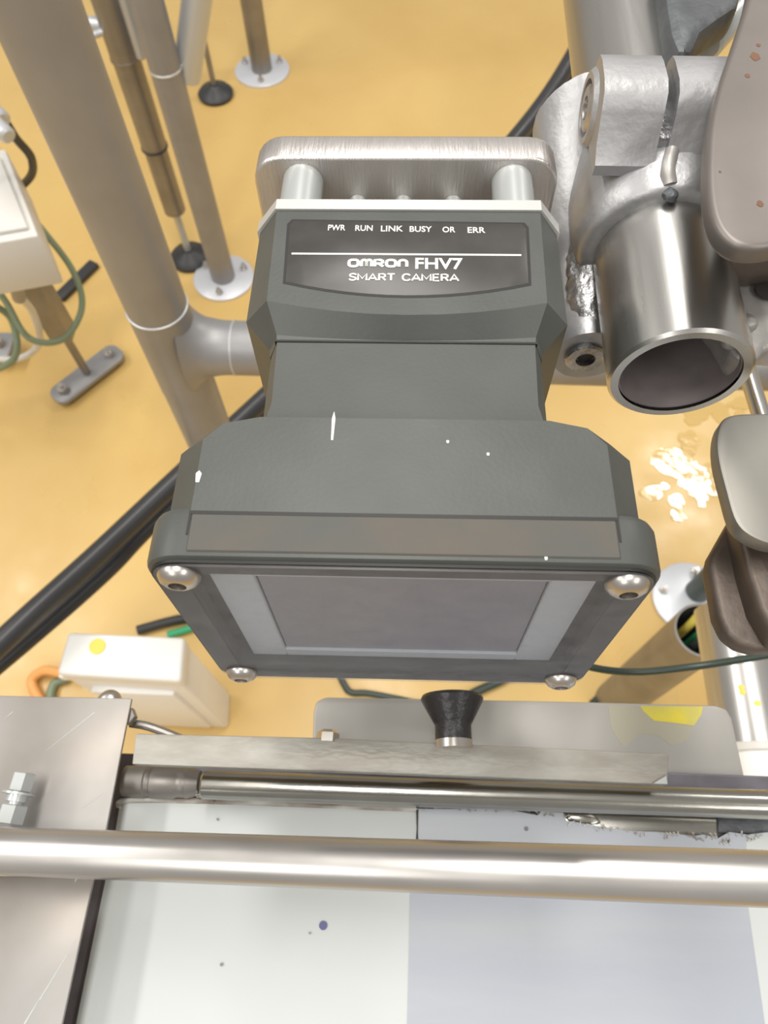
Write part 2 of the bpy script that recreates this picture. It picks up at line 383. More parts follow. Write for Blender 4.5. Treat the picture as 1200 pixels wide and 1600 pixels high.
# ------------------------------------------------------------ white box on the floor with yellow dot
hb = .93
A, B_, Cc, D = P(108, 988, hb), P(286, 996, hb), P(280, 1064, hb), P(90, 1052, hb)
t = thing('white_box', (A.x/2+Cc.x/2, (A.y+Cc.y)/2, 0), 'white plastic equipment box with yellow round sticker on the floor', 'box')
obj('box_body', prism([p-Vector((0, 0, .03)) for p in (A, B_, Cc, D)], CH-hb-.03-.001, .006, 3), M['white_box'], t)
cc = (A+B_+Cc+D)/4
obj('box_lid', prism([cc+(p-cc)*1.03 for p in (A, B_, Cc, D)], .032, .006, 3), M['white_box'], t)
q = P(152, 1010, hb-.001); obj('sticker', cyl(q-Vector((0, 0, .0005)), q+Vector((0, 0, .0006)), .0105, n=32), M['sticker'], t)
fz = CH-hb-.06; obj('front_panel', box((D.x+.022, min(D.y, Cc.y)-.006, .03), (Cc.x-.022, min(D.y, Cc.y)+.004, fz), .003), M['white_box'], t)
obj('side_latch', box((D.x-.010, D.y-.0, fz+.02), (D.x+.004, D.y+.02, fz+.035), .002), M['white_box'], t)
cable('orange_cable', [P(105, 1054, CH-.03), P(70, 1048, CH-.02), P(50, 1064, CH-.009), P(62, 1092, CH-.009), P(90, 1120, CH-.009)], .0085, M['orange'], 'orange cable loop left of the white box')
cable('green_cable', [P(*q, CH-.008) for q in ((105, 1060), (84, 1070), (80, 1100), (100, 1130))], .0075, M['green'], 'green cable inside the orange loop beside the white box')
cable('dark_cable', [P(*q, CH-.009) for q in ((215, 985), (262, 972), (300, 965), (420, 950))], .0085, M['rubber'], 'dark cable between the white box and the camera housing')
cable('green_plug', [P(*q, CH-.007) for q in ((262, 992), (284, 986), (304, 980))], .0065, M['green_bright'], 'bright green plug behind the white box corner', 'plug')

# ------------------------------------------------------------ right side floor items
b6 = P(1078, 936, CH); b6.z = 0
t = thing('floor_post', b6, 'upright post on a white round floor flange half hidden by brown steel bracket at right', 'steel post')
foot_flange(b6, .068, t, holes=4, a0=2.9)
b6b = b6+Vector((.012, .012, 0))
obj('post', cyl(b6b+Vector((0, 0, .006)), b6b+Vector((0, 0, .55)), .021, n=36), M['dark_green'], t)
# open-topped upright tube
ht = .86; tp = P(1098, 985, ht)
t = thing('open_tube', (tp.x, tp.y, 0), 'brownish upright tube with cut open top holding cable ends at right', 'steel tube')
obj('tube_wall', hollow((tp.x, tp.y, .0), (tp.x, tp.y, CH-ht), .034, .031), M['satin_dark'], t)
for i, (dx, dy, mm) in enumerate(((.006, .004, 'green_bright'), (-.010, .010, 'sticker'), (-.004, -.012, 'dark_green'), (.014, .012, 'dark_green'))):
    q = Vector((tp.x+dx, tp.y+dy, CH-ht))
    obj('cable_end', tubepath([q-Vector((0, 0, .1)), q-Vector((0, 0, .02)), q+Vector((.004*i, .006, .012))], .005), M[mm], t)
# horizontal pipe towards the viewer at right, with collar
pa_, pb_ = P(1158, 1030, .56), P(1172, 1172, .56)
t = thing('drain_tube', (pa_+pb_)/2-Vector((0, 0, .03)), 'bright stainless tube with white collar at the right edge behind grey plate', 'steel tube')
Ymid = pa_.x
obj('tube_wall', cyl((Ymid, pa_.y+.04, pa_.z), (Ymid, pb_.y, pa_.z), .0285, n=48), M['tube'], t)
obj('collar', hollow((Ymid, pb_.y+.002, pa_.z), (Ymid, pb_.y-.004, pa_.z), .0300, .02), M['cream'], t)
obj('end_sleeve', cyl((Ymid, pb_.y-.004, pa_.z), (Ymid, pb_.y-.10, pa_.z), .0275, n=48), M['white_box'], t)
for i in range(9):
    a_ = random.uniform(1.2, 2.2); yy = random.uniform(pb_.y-.06, pb_.y+.06); rr = .0286 if yy > pb_.y else .0276
    q = Vector((Ymid+math.cos(a_)*rr, yy, pa_.z+math.sin(a_)*rr)); nrm = Vector((math.cos(a_), 0, math.sin(a_)))
    s_ = random.uniform(.0012, .003) if yy > pb_.y else random.uniform(.003, .006)
    obj('paint_speck', lathe(q-nrm*.0005, q+nrm, [(0, s_), (.0006, s_*.8), (.0008, s_*.3)], 10), M['sticker'], t)
# cables under the housing
cable('signal_cable', [P(860, 1010, .40), P(915, 1040, .40), P(990, 1050, .41), P(1080, 1042, .41), P(1160, 1030, .40), P(1290, 1008, .38)], .0021, M['dark_green'],
      'thin dark green cable running right from under the camera housing')
cable('signal_cable', [P(*q, CH-.006) for q in ((520, 1030), (538, 1070), (550, 1082), (580, 1084), (660, 1100))], .0055, M['dark_green'], 'dark cable hooking out below the housing beside the guard plate')
cable('signal_cable', [P(*q, CH-.008) for q in ((700, 1110), (738, 1084), (785, 1062), (830, 1035))], .0075, M['dark_green'], 'dark green cable passing behind the black cone knob')
cable('signal_cable', [P(*q, CH-.007) for q in ((925, 1100), (948, 1084), (1010, 1060))], .0065, M['dark_green'], 'short dark cable behind the guard plate near the yellow smear')

# ------------------------------------------------------------ industrial camera (square light housing, neck, head)
import mathutils
O = Vector((-.0003, .0596, CH-.1413))
Rm = mathutils.Euler((-.0312, -.0085, .0160), 'XYZ').to_matrix().to_4x4()
MC = Matrix.Translation(O) @ Rm
cm = thing('inspection_camera', O, 'black industrial inspection camera with square window and four corner screws', 'camera', mtx=MC)
def sect(y, hw_t, hw_s, zt, drop, bow=0, H=.062, n=9, lift=0):
    pts = []
    for i in range(n):
        s = -1+2*i/(n-1); pts.append(Vector((hw_t*s, y-bow*(1-s*s), zt)))
    pts += [Vector((hw_s, y, zt-drop)), Vector((hw_s, y, -H)), Vector((hw_s-.005, y, -H-.005)), Vector((-hw_s+.005, y, -H-.005)), Vector((-hw_s, y, -H)), Vector((-hw_s, y, zt-drop))]
    return pts
# head
hb_ = loft([sect(.1070, .0365, .0425, 0, .008), sect(.0730, .0358, .0425, 0, .008, .0045), sect(.0658, .0332, .0360, -.0048, .006, .0015), sect(.0635, .0330, .0356, -.0050, .006, .0008, H=.0615)])
obj('head', bevel(hb_, .0005, 1), M['housing'], cm, local=True, angle=20)
# neck
nb = loft([sect(.0636, .0328, .0352, -.0046, .006, H=.060), sect(.0440, .0322, .0352, -.0044, .006, H=.060), sect(.0365, .0335, .037, -.0040, .006, H=.060)])
obj('neck', bevel(nb, .0004, 1), M['housing_dusty'], cm, local=True, angle=20)
obj('neck_seam', box((-.0334, .0632, -.03), (.0334, .0638, -.0043)), M['seal'], cm, local=True)
# silver back plate
bp = loft([sect(.1068, .0368, .0432, .0006, .008, H=.0625), sect(.1108, .0368, .0432, .0006, .008, H=.0625)])
obj('back_plate', bevel(bp, .0004, 1), M['silver'], cm, local=True, angle=20)
# body behind flange: plan polygon with chamfered back corners, chamfered top edges
def bodyring(z, ins):
    w = .0527-ins; b = .0385-ins*.3; c = .0075
    return [Vector(p) for p in ((-w, .009, z), (w, .009, z), (w, .0300, z), (w-.004, .0345, z), (w-.0125, b, z), (-w+.0125, b, z), (-w+.004, .0345, z), (-w, .0300, z))]
H = .0873
bb = loft([bodyring(-H+.001, .005), bodyring(-H+.007, 0), bodyring(-.0065, 0), bodyring(-.0012, .0055), bodyring(0, .0068)])
obj('light_body', bevel(bb, .0006, 2, 12), M['housing'], cm, local=True, angle=20)
# side ribs of the light body
for s in (-1, 1):
    obj('side_rib', box((s*.0515-.0017, .014, -H+.012), (s*.0515+.0017, .0255, -.0085), .0008), M['housing'], cm, local=True)
# front flange = frame with opening
def ringpts(w, h, r, y, n=6, dz=0): return [Vector((p[0], y, p[1]-H/2+dz)) for p in rrect(w, h, r, n)]
W = .112
fb = loft([ringpts(W-.013, H-.012, .006, .0002), ringpts(W-.003, H-.003, .0075, 0), ringpts(W-.0006, H-.0006, .0085, .0008), ringpts(W, H, .0088, .002),
           ringpts(W, H, .0088, .0105), ringpts(W-.0012, H-.0012, .0085, .0122), ringpts(W-.006, H-.006, .007, .0128)], cap=False)
loft([ringpts(W-.013, H-.012, .006, .0002), ringpts(W-.013, H-.012, .006, .008)], cap=False, bm=fb)
bmesh.ops.remove_doubles(fb, verts=fb.verts, dist=1e-6)
obj('front_flange', fb, M['housing'], cm, local=True, angle=40)
obj('cover_strip', box((-.0455, .0016, -.001), (.0455, .0106, .0003), .0003, 1), M['dusty_strip'], cm, local=True)
gm = box((-.0460, .0105, -.001), (.0460, .01135, .00014)); box((-.0461, .0055, -.001), (-.0456, .0112, .00012), bm=gm); box((.0456, .0055, -.001), (.0461, .0112, .00012), bm=gm)
obj('strip_groove', gm, M['seal'], cm, local=True, smooth=False)
# inside the window
obj('inner_panel', box((-.0495, .0062, -H+.006), (.0495, .0078, -.006)), M['seal'], cm, local=True)
obj('sensor_panel', box((-.034, .0050, -H+.011), (.034, .0063, -.0075)), M['lens_dark'], cm, local=True)
def slab(x0, x1, z0, z1, nm):
    return obj(nm, box((x0, .0042, z0), (x1, .0056, z1), .0003, 1), M['diffuser'], cm, local=True)
slab(-.0450, -.0345, -H+.009, -.0085, 'diffuser_bar'); slab(.0345, .0450, -H+.009, -.0085, 'diffuser_bar')
slab(-.0345, .0345, -.0185, -.0075, 'diffuser_bar')
slab(-.0345, .0345, -H+.0090, -H+.0145, 'diffuser_bar')
# glass pane with dark border
bd = loft([ringpts(W-.0024, H-.0024, .0075, -.0004), ringpts(W-.0155, H-.0140, .004, -.0004), ringpts(W-.0155, H-.0140, .004, .0006), ringpts(W-.0024, H-.0024, .0075, .0006)], cap=False)
g2 = [ringpts(W-.0024, H-.0024, .0075, .0006), ringpts(W-.0024, H-.0024, .0075, -.0004)]; loft(g2, cap=False, bm=bd)
obj('window_border', bd, M['seal'], cm, local=True)
obj('glass_pane', loft([ringpts(W-.0035, H-.0035, .007, -.0011), ringpts(W-.0035, H-.0035, .007, -.0005)]), M['glass'], cm, local=True, smooth=False)
# screws
def button(c, parent, r=.0047):
    s = obj('screw', lathe(c, c+Vector((0, -1, 0)), [(0, r), (.0006, r), (.0018, r*.86), (.0026, r*.6), (.0028, r*.42), (.0012, r*.40), (.0011, .0001)], 32), M['screw'], parent, local=True)
    obj('hex_socket', lathe(c+Vector((0, -.0011, 0)), c+Vector((0, -1, 0)), [(0, r*.38), (.0004, r*.38)], 6), M['hole'], s, local=True)
for x in (-.0482, .0482):
    for z in (-.0068, -.0800): button(Vector((x, -.0009, z)), cm)
# scratches / chips
def chip(x, y, l, w_, ang=0):
    q = [Vector((x+dx*math.cos(ang)-dy*math.sin(ang), y+dx*math.sin(ang)+dy*math.cos(ang), .00018)) for dx, dy in ((-w_*.3, -l/2), (w_*.3, -l/2), (w_/2, l/4), (0, l/2), (-w_/2, l/4))]
    return obj('paint_chip', prism(q, .0004), M['print'], cm, local=True, smooth=False)
chip(-.0163, .0342, .0080, .0008); chip(-.0455, .0200, .003, .0013)
for (x, y) in ((.010, .0302), (.019, .027), (.030, .0015)): chip(x, y, .0008, .0007)
# label plate on the head
lp = []
for i in range(13):
    s = -1+i/6; lp.append(Vector((.0315*s, .0795-.0045*(1-s*s), .0002)))
lp += [Vector((.0322, .1000, .0002)), Vector((.0312, .1018, .0002)), Vector((-.0312, .1026, .0002)), Vector((-.0324, .1008, .0002))]
lab = obj('label_plate', prism(lp, .0012, .0003, 2), M['label'], cm, local=True)
bord = []
rim = prism([Vector((p.x*1.022, .0893+(p.y-.0893)*1.05, .00006)) for p in lp], .0008)
obj('label_rim', rim, M['seal'], lab, local=True, smooth=False)
obj('printed_line', box((-.0308, .0894, .0002), (.0302, .0900, .00032)), M['print'], lab, local=True, smooth=False)
def text(s, x0, x1, yc, h, off=0.0, nm='printed_text'):
    cu = bpy.data.curves.new('t', 'FONT'); cu.body = s; cu.size = 1; cu.extrude = .01; cu.offset = off; cu.resolution_u = 3
    to = bpy.data.objects.new('t', cu); C.objects.link(to); bpy.context.view_layer.update()
    dg = bpy.context.evaluated_depsgraph_get(); me = to.evaluated_get(dg).to_mesh()
    b = bmesh.new(); b.from_mesh(me); to.evaluated_get(dg).to_mesh_clear(); bpy.data.objects.remove(to); bpy.data.curves.remove(cu)
    xs = [v.co.x for v in b.verts]; ys = [v.co.y for v in b.verts]
    for v in b.verts:
        v.co = Vector((x0+(v.co.x-min(xs))/(max(xs)-min(xs))*(x1-x0), yc-h/2+(v.co.y-min(ys))/(max(ys)-min(ys))*h, .00024+(.0001 if v.co.z > 0 else 0)))
    return obj(nm, b, M['print'], lab, local=True, smooth=False)
for s, px in (('PWR', 527), ('RUN', 569), ('LINK', 612), ('BUSY', 656), ('OR', 699), ('ERR', 741)):
    x = (px-637)*.0001775+.0002; w_ = .0009+.00128*len(s)
    text(s, x-w_/2, x+w_/2, .0994-.0003*(px-640)/100, .0022, .014)
text('FHV7', .0022, .0147, .0863, .0041, .022)
# rounded logo letters from strokes
def ribbon(paths, wdt, x0, yb, sx, sy):
    b = bmesh.new()
    for pth in paths:
        p = [Vector((x0+x*sx, yb+y*sy, .00034)) for x, y in pth]; closed = (p[0]-p[-1]).length < 1e-9
        if closed: p = p[:-1]
        n = len(p); L_, R_ = [], []
        for i in range(n):
            a = p[i-1] if (i or closed) else p[i]; c = p[(i+1) % n] if (i < n-1 or closed) else p[i]
            dd = (c-a).normalized(); nn = Vector((-dd.y, dd.x, 0)); L_.append(b.verts.new(p[i]+nn*wdt/2)); R_.append(b.verts.new(p[i]-nn*wdt/2))
        for i in range(n if closed else n-1):
            j = (i+1) % n; b.faces.new((L_[i], L_[j], R_[j], R_[i]))
    return b
def oval(cx): return [(cx+(abs(math.cos(a))**.7)*math.copysign(.5, math.cos(a)), .5+(abs(math.sin(a))**.7)*math.copysign(.5, math.sin(a))) for a in [2*math.pi*i/20 for i in range(20)]]+[(cx+.5, .5)]
def arch(x, w_): return [(x, 0), (x, .65)]+[(x+w_/2-w_/2*math.cos(a), .65+.35*math.sin(a)) for a in [math.pi*i/8 for i in range(1, 8)]]+[(x+w_, .65), (x+w_, 0)]
O1 = oval(.5); O1[-1] = O1[0]; O2 = oval(4.55); O2[-1] = O2[0]
paths = [O1, arch(1.35, .55), arch(1.9, .55), [(2.8, 0), (2.8, 1), (3.4, 1), (3.65, .85), (3.65, .6), (3.4, .45), (2.9, .45)], [(3.2, .45), (3.72, 0)], O2, arch(5.4, .85)]
obj('printed_logo', ribbon(paths, .00085, -.0153, .0851, .0154/6.3, .0024), M['print'], lab, local=True, smooth=False)

G = {'S': (.8, [[(.75, .82), (.6, .97), (.4, 1), (.18, .95), (.06, .77), (.16, .58), (.4, .5), (.64, .42), (.74, .24), (.62, .05), (.4, 0), (.18, .03), (.03, .2)]]),
     'M': (1.05, [[(.05, 0), (.05, 1), (.5, .25), (.95, 1), (.95, 0)]]), 'A': (.95, [[(.02, 0), (.46, 1), (.9, 0)], [(.18, .3), (.74, .3)]]),
     'R': (.85, [[(.08, 0), (.08, 1), (.5, 1), (.72, .88), (.72, .62), (.5, .48), (.12, .48)], [(.45, .48), (.76, 0)]]),
     'T': (.85, [[(.02, 1), (.78, 1)], [(.4, 1), (.4, 0)]]), 'E': (.78, [[(.68, 1), (.08, 1), (.08, 0), (.7, 0)], [(.08, .5), (.62, .5)]]),
     'C': (.9, [[(.82, .78), (.66, .95), (.46, 1), (.22, .94), (.06, .72), (.04, .5), (.06, .28), (.22, .06), (.46, 0), (.66, .05), (.82, .22)]]), ' ': (.55, [])}
cx = 0; paths = []
for ch in 'SMART CAMERA':
    wd, ps = G[ch]; paths += [[(cx+x, y) for x, y in p] for p in ps]; cx += wd+.10
obj('printed_text', ribbon(paths, .00052, -.0150, .0801, .0288/cx, .0023), M['print'], lab, local=True, smooth=False)

# mounting bracket behind the camera
mb = thing('mounting_bracket', O, 'stainless bracket plate with rounded corners behind the camera, on two standoffs', 'bracket', mtx=MC)
pp = [Vector((p[0], .1275, p[1]-.040+.0015)) for p in rrect(.0905, .080, .009)]
obj('plate', prism([p+Vector((-.0010, 0, 0)) for p in pp], .0105, .0011, 3, Vector((0, 1, 0))), M['bracket'], mb, local=True)
for x in (-.0314, .0306):
    obj('standoff', cyl((x, .1105, -.0062), (x, .1277, -.0062), .0060, n=32, bev=.0006), M['zinc'], mb, local=True)
for x in (-.0155, -.0015, .0137):
    obj('bolt', cyl((x, .1105, -.0135), (x, .1277, -.0135), .0027, n=20, bev=.0005), M['zinc'], mb, local=True)

# ------------------------------------------------------------ stainless tube in split clamp (right)
TX, TH, TR = .0775, .172, .0200; TZ = CH-TH
yend = P(1045, 580, TH).y-.002
tb = thing('guide_tube', (TX, .2, TZ-TR), 'polished stainless tube with open cut end facing the viewer', 'steel tube')
obj('tube_wall', hollow((TX, yend, TZ), (TX, .58, TZ), TR, TR-.0032, 64, .0009), M['tube'], tb)
obj('inner_plug', cyl((TX, yend+.10, TZ), (TX, yend+.102, TZ), TR-.0036), M['bore'], tb)
obj('bore_lining', hollow((TX, yend+.001, TZ), (TX, yend+.10, TZ), TR-.0032, TR-.0037, 64, .0001), M['bore'], tb)

cl = thing('tube_clamp', (TX, .22, TZ-.03), 'cast aluminium split clamp gripping the polished tube', 'clamp')
yc0 = P(1045, 292, TH-TR-.005).y; yc1 = P(1000, 150, TH-TR).y
col_ = lathe((TX, yc0, TZ), (TX, yc1, TZ), [(0, TR+.0004), (0, TR+.0035), (.0015, TR+.0050), (.007, TR+.0062), (.02, TR+.0070), (yc1-yc0-.003, TR+.007), (yc1-yc0, TR+.004), (yc1-yc0, TR+.0004)], 64)
def rough(bm, amp, sc, cuts=0):
    for v in bm.verts:
        n_ = noise.noise_vector(v.co*sc); v.co += n_*amp
    return bm
obj('collar', rough(col_, .0006, 90), M['cast'], cl, angle=50)
# lug block on top, two halves with a slit
hl = .131; zl = CH-hl
p0, p1, p2 = P(948, 72, hl), P(948, 212, hl), P(1062, 80, hl)
xs0, xs1, xs2 = P(948, 140, hl).x, P(1052, 140, hl).x, P(1200, 140, hl).x
ylo, yhi = P(1000, 232, TH-TR-.007).y+.006, P(1000, 74, hl).y
def lug(x0, x1):
    b = bmesh.new()
    prof = [(yhi, TZ+TR+.0006), (yhi, zl-.004), (yhi-.002, zl-.001), (yhi-.006, zl), (ylo+.005, zl), (ylo+.001, zl-.0015), (ylo-.002, zl-.006), (ylo-.006, TZ+TR+.0072), (ylo-.010, TZ+TR+.004), (ylo-.010, TZ+TR+.0006)]
    return bevel(loft([[Vector((x, y, z)) for y, z in prof] for x in (x0, x1)]), .0022, 3, 50)
obj('clamp_lug', rough(lug(xs0, xs1-.0008), .0003, 120), M['cast'], cl, angle=45)
obj('clamp_lug', rough(lug(xs1+.0024, xs2), .0003, 120), M['cast'], cl, angle=45)
# dark gap filler with wavy slit and weld bead end
obj('slit_liner', box((xs1-.002, ylo-.004, TZ+TR+.001), (xs1+.003, yhi-.006, zl-.012)), M['cast_rough'], cl)
q = P(1047, 303, TH-TR-.002)
bead = bmesh.new(); bmesh.ops.create_icosphere(bead, subdivisions=3, radius=1)
for v in bead.verts: v.co = Vector((v.co.x*.0022, v.co.y*.0028, v.co.z*.0018))+q+noise.noise_vector(v.co*2)*.0006
obj('sealant_bead', bead, M['dark_cast'], cl)
b7 = tubepath([P(1050, 236, TH-TR-.0075), P(1044, 262, TH-TR-.0065), P(1047, 288, TH-TR-.004)], .0020)
obj('sealant_bead', b7, M['weld'], cl)
# side bolt facing left on the lug
cb = Vector((xs0, P(938, 150, .142).y, CH-.146))
obj('bolt_boss', lathe(cb+Vector((.004, 0, 0)), cb+Vector((-1, 0, 0)), [(0, .0112), (.0040, .0110), (.0052, .0098), (.0052, .0080), (.003, .0078), (.003, .0001)], 40), M['cast'], cl)
sb = obj('clamp_bolt', lathe(cb+Vector((-.000, 0, 0)), cb+Vector((-1, 0, 0)), [(-.001, .0066), (.0008, .0066), (.0014, .0058), (.0014, .0034), (-.001, .0033), (-.001, .0001)], 32), M['screw'], cl)
# left lobe running towards the viewer with the bolt at its front
LH = .196; lz = CH-LH
f0 = P(914, 556, LH)
by = yc1+.004
rings = []
for i in range(15):
    s = i/14; y = f0.y+(by-f0.y)*s; R0 = .0132-.0012*math.sin(math.pi*min(1, s*2)) + .010*max(0, s-.35)
    zc = lz+.030*max(0, s-.25)/.75; xc = f0.x+.001+.000*s
    if i == 0: R0 = .0118
    rings.append([Vector((xc+R0*math.cos(2*math.pi*j/36), y, zc+R0*math.sin(2*math.pi*j/36))) for j in range(36)])
lb = loft(rings)
bmesh.ops.subdivide_edges(lb, edges=lb.edges, cuts=1, use_grid_fill=True)
obj('clamp_lobe', rough(rough(lb, .0003, 220), .0006, 60), M['cast'], cl, angle=60)
rr0, rr1 = P(922, 520, LH-.006), P(912, 290, LH-.022)
rf = tubepath([rr0, (rr0+rr1)/2+Vector((-.001, 0, .001)), rr1], .0062, 28, 20)
obj('rough_fillet', rough(rough(rf, .0010, 330), .0008, 120), M['cast_rough'], cl, angle=80)
c0 = f0+Vector((0, .0004, 0))
sb = obj('clamp_bolt', lathe(c0, c0+Vector((0, -1, 0)), [(0, .0066), (.0016, .0066), (.0022, .0060), (.0022, .0032), (.0002, .0031), (.0002, .0001)], 32), M['cast_rough'], cl)
obj('hex_socket', lathe(c0+Vector((0, -.0004, 0)), c0+Vector((0, -1, 0)), [(0, .0030), (.0003, .0030)], 6), M['hole'], sb)
# saddle between collar and lobe
sd = box((f0.x-.002, yc0+.006, lz-.004), (TX-TR-.0008, yc1-.002, TZ+.008), .002, 3)
obj('saddle', rough(sd, .0005, 150), M['cast_rough'], cl)

# welded bracket on the right of the tube
wb = [(1098, 410), (1112, 400), (1145, 402), (1175, 396), (1260, 390), (1260, 545), (1200, 540), (1186, 558), (1160, 562), (1140, 545), (1128, 520), (1108, 490), (1098, 455)]
wp = prism([P(x, y, .168) for x, y in wb], .010, .002, 3)
bmesh.ops.triangulate(wp, faces=wp.faces); bmesh.ops.subdivide_edges(wp, edges=wp.edges, cuts=3, use_grid_fill=True)
wbo = thing('welded_bracket', P(1160, 470, .18), 'rough welded aluminium bracket on the right side of the tube', 'bracket')
obj('bracket_body', rough(rough(wp, .0010, 70), .0003, 230), M['weld'], wbo, angle=70)
q = P(1197, 455, .167); obj('bolt_hole', cyl(q, q+Vector((0, 0, .0008)), .0035, n=24), M['hole'], wbo)
for (x, y, s) in ((1108, 425, .0035), (1112, 465, .0042), (1125, 500, .0045), (1148, 530, .004), (1165, 505, .003)):
    b = bmesh.new(); bmesh.ops.create_icosphere(b, subdivisions=3, radius=s); c = P(x, y, .168)
    for v in b.verts: v.co = Vector((v.co.x*1.2, v.co.y, v.co.z*.7))+c+noise.noise_vector(v.co*300)*.0005
    obj('weld_bead', b, M['weld'], wbo)
# slanting rod
tag(obj('slanted_rod', tubepath([P(1096, 300, .215), P(1118, 400, .225), P(1162, 560, .235), P(1205, 700, .245)], .0034, 20), M['tube']), 'thin stainless rod slanting down behind the open tube end', 'rod')

# paddle plate top right
HP = .125
po = [(1330, -120), (1180, -120), (1172, -20), (1150, 55), (1124, 130), (1110, 190), (1106, 240), (1106, 290), (1113, 335), (1130, 366), (1158, 383), (1200, 385), (1260, 370), (1330, 330)]
po = [Vector((q.x, q.y, 0)) for q in catmull([P(x, y, HP) for x, y in po[1:-1]], 5)]
pts = [P(1330, -120, HP)]+[Vector((q.x, q.y, CH-HP)) for q in po]+[P(1330, 330, HP)]
pd = thing('clamp_paddle', P(1180, 200, HP+.006), 'large stained steel paddle with rust spots at the top right edge', 'paddle')
obj('paddle_plate', prism(pts, .006, .0016, 3), M['paddle'], pd)
for x, y, s in ((1180, 88, .0013), (1168, 118, .0007), (1188, 318, .0008), (1125, 268, .0003), (1185, 70, .0006)):
    q = P(x, y, HP-.0001); obj('rust_spot', prism(blob(q.x, q.y, s, s*1.3, x, 16, q.z), .0003), M['rust'], pd, smooth=False)
pd2 = [P(x, y, HP+.03) for x, y in ((1118, 345), (1128, 385), (1150, 408), (1200, 405), (1300, 390), (1300, 300), (1150, 300))]
obj('paddle_base', prism(pd2, .012, .003), M['brown_steel'], pd)
obj('paddle_stem', cyl(P(1245, 330, HP+.004), P(1245, 330, HP+.035), .008), M['brown_steel'], pd)
# dark casting at the very top right with bright pin
dk = thing('lever_casting', P(1090, 30, .145), 'dark grey cast lever piece behind the clamp at the top edge', 'lever')
obj('lever_body', prism([P(x, y, .145) for x, y in ((1030, -60), (1040, 4), (1047, 50), (1058, 78), (1085, 80), (1098, 48), (1125, 28), (1155, 8), (1170, -60))], .012, .003), M['dark_cast'], dk)
obj('bright_pin', cyl(P(1105, 70, .160), P(1150, 20, .160), .0055, n=24, bev=.001), M['zinc'], dk)

# lower right plate and brown bracket
hp = .175
gp = catmull([P(x, y, hp) for x, y in ((1260, 642), (1200, 644), (1150, 646), (1130, 655), (1121, 680), (1122, 715), (1134, 765), (1150, 815), (1178, 840), (1220, 852), (1290, 850))], 5)
lv = thing('locking_handle', P(1170, 850, hp+.05), 'grey steel handle plate with brown bracket under it at the right edge', 'handle')
obj('handle_plate', prism(gp, .006, .0012, 2), M['handle'], lv)
br = [(1152, 795), (1175, 822), (1250, 850), (1290, 1010), (1185, 1016), (1158, 1008), (1136, 992), (1122, 962), (1108, 885), (1112, 866)]
obj('brown_bracket', prism([P(x, y, .195) for x, y in br], .007, .002, 3), M['brown_steel'], lv)
obj('handle_arm', cyl(P(1275, 460, .176), P(1275, 760, .180), .006, n=20), M['brown_steel'], lv)
rb = [(1152, 775), (1166, 812), (1190, 850), (1260, 870), (1260, 1000), (1215, 1000), (1186, 950), (1168, 890), (1155, 830)]
obj('bracket_rib', prism([P(x, y, .187) for x, y in rb], .010, .002, 3), M['brown_steel'], lv)

# ------------------------------------------------------------ conveyor at the bottom
HB = .33
def flat(pts, h, th, bev=.0004, seg=2): return prism([P(x, y, h) for x, y in pts], th, bev, seg)
cv = thing('conveyor_belt', P(600, 1450, HB+.03), 'white conveyor belt with blue-grey splice under the front rail', 'conveyor belt')
# white belt sheet: outline (left edge, back edge with ragged right part)
back = [(186, 1262), (196, 1250), (300, 1250), (480, 1256), (650, 1263)]
rag = [(650, 1263), (700, 1264), (760, 1264), (800, 1266), (840, 1274), (845, 1268), (880, 1270), (885, 1282), (930, 1290), (980, 1298), (1030, 1300), (1085, 1306), (1100, 1304), (1122, 1310), (1140, 1300), (1168, 1304), (1200, 1300), (1320, 1306), (1700, 1312)]
LB = [(68, 1800), (118, 1600), (161, 1390), (178, 1310)]
sheet = [P(x, y, HB) for x, y in LB+back+rag+[(1800, 1800)]]
obj('belt_sheet', prism(sheet, .0022, .0004, 2), M['belt'], cv)
er = tubepath([P(x, y+1, HB) for x, y in back], .0012, 10)
obj('belt_edge', er, M['belt_edge'], cv)
sp = [(652, 1264)]+rag[1:-2]+[(1166, 1306), (1168, 1410), (1195, 1600), (1230, 1800), (628, 1800), (636, 1600), (641, 1400), (650, 1310)]
obj('belt_splice', prism([P(x, y, HB-.0004) for x, y in sp], .0006), M['splice'], cv, smooth=False)
dl = [P(x, y, HB-.0006) for x, y in ((650, 1264), (654, 1264), (653, 1300), (654, 1322), (649, 1322), (651, 1295))]
obj('splice_seam', prism(dl, .0005), M['hole'], cv, smooth=False)
q = P(505, 1446, HB-.0001); obj('ink_dot', cyl(q, q+Vector((0, 0, .0003)), .0016, n=24), M['ink'], cv)
q = P(90, 1470, HB); 
for (x, y, s) in ((346, 1507, .0006), (484, 1458, .0004), (340, 1280, .0005), (822, 1295, .0009)):
    q = P(x, y, HB-.0004); obj('dirt_speck', cyl(q, q+Vector((0, 0, .0003)), s, n=10), M['bed'], cv)
fb_ = bmesh.new()
for i in range(150):
    px = random.uniform(305, 1195); ip = [q for q in back[2:]+rag if q[0] <= px][-1]
    c = P(px, ip[1]+random.uniform(-2, 3) if px < 850 else ip[1]+random.uniform(0, 8), HB-.0012); l_ = random.uniform(.0004, .0011); a_ = random.uniform(-1.4, 1.4)
    d1 = Vector((math.cos(a_), math.sin(a_), 0))*l_; d2 = Vector((-math.sin(a_), math.cos(a_), 0))*.00022
    prism([c-d1-d2, c+d1-d2, c+d1+d2, c-d1+d2], .0006, bm=fb_)
obj('frayed_fibres', fb_, M['belt_edge'], cv, smooth=False)['kind'] = 'stuff'
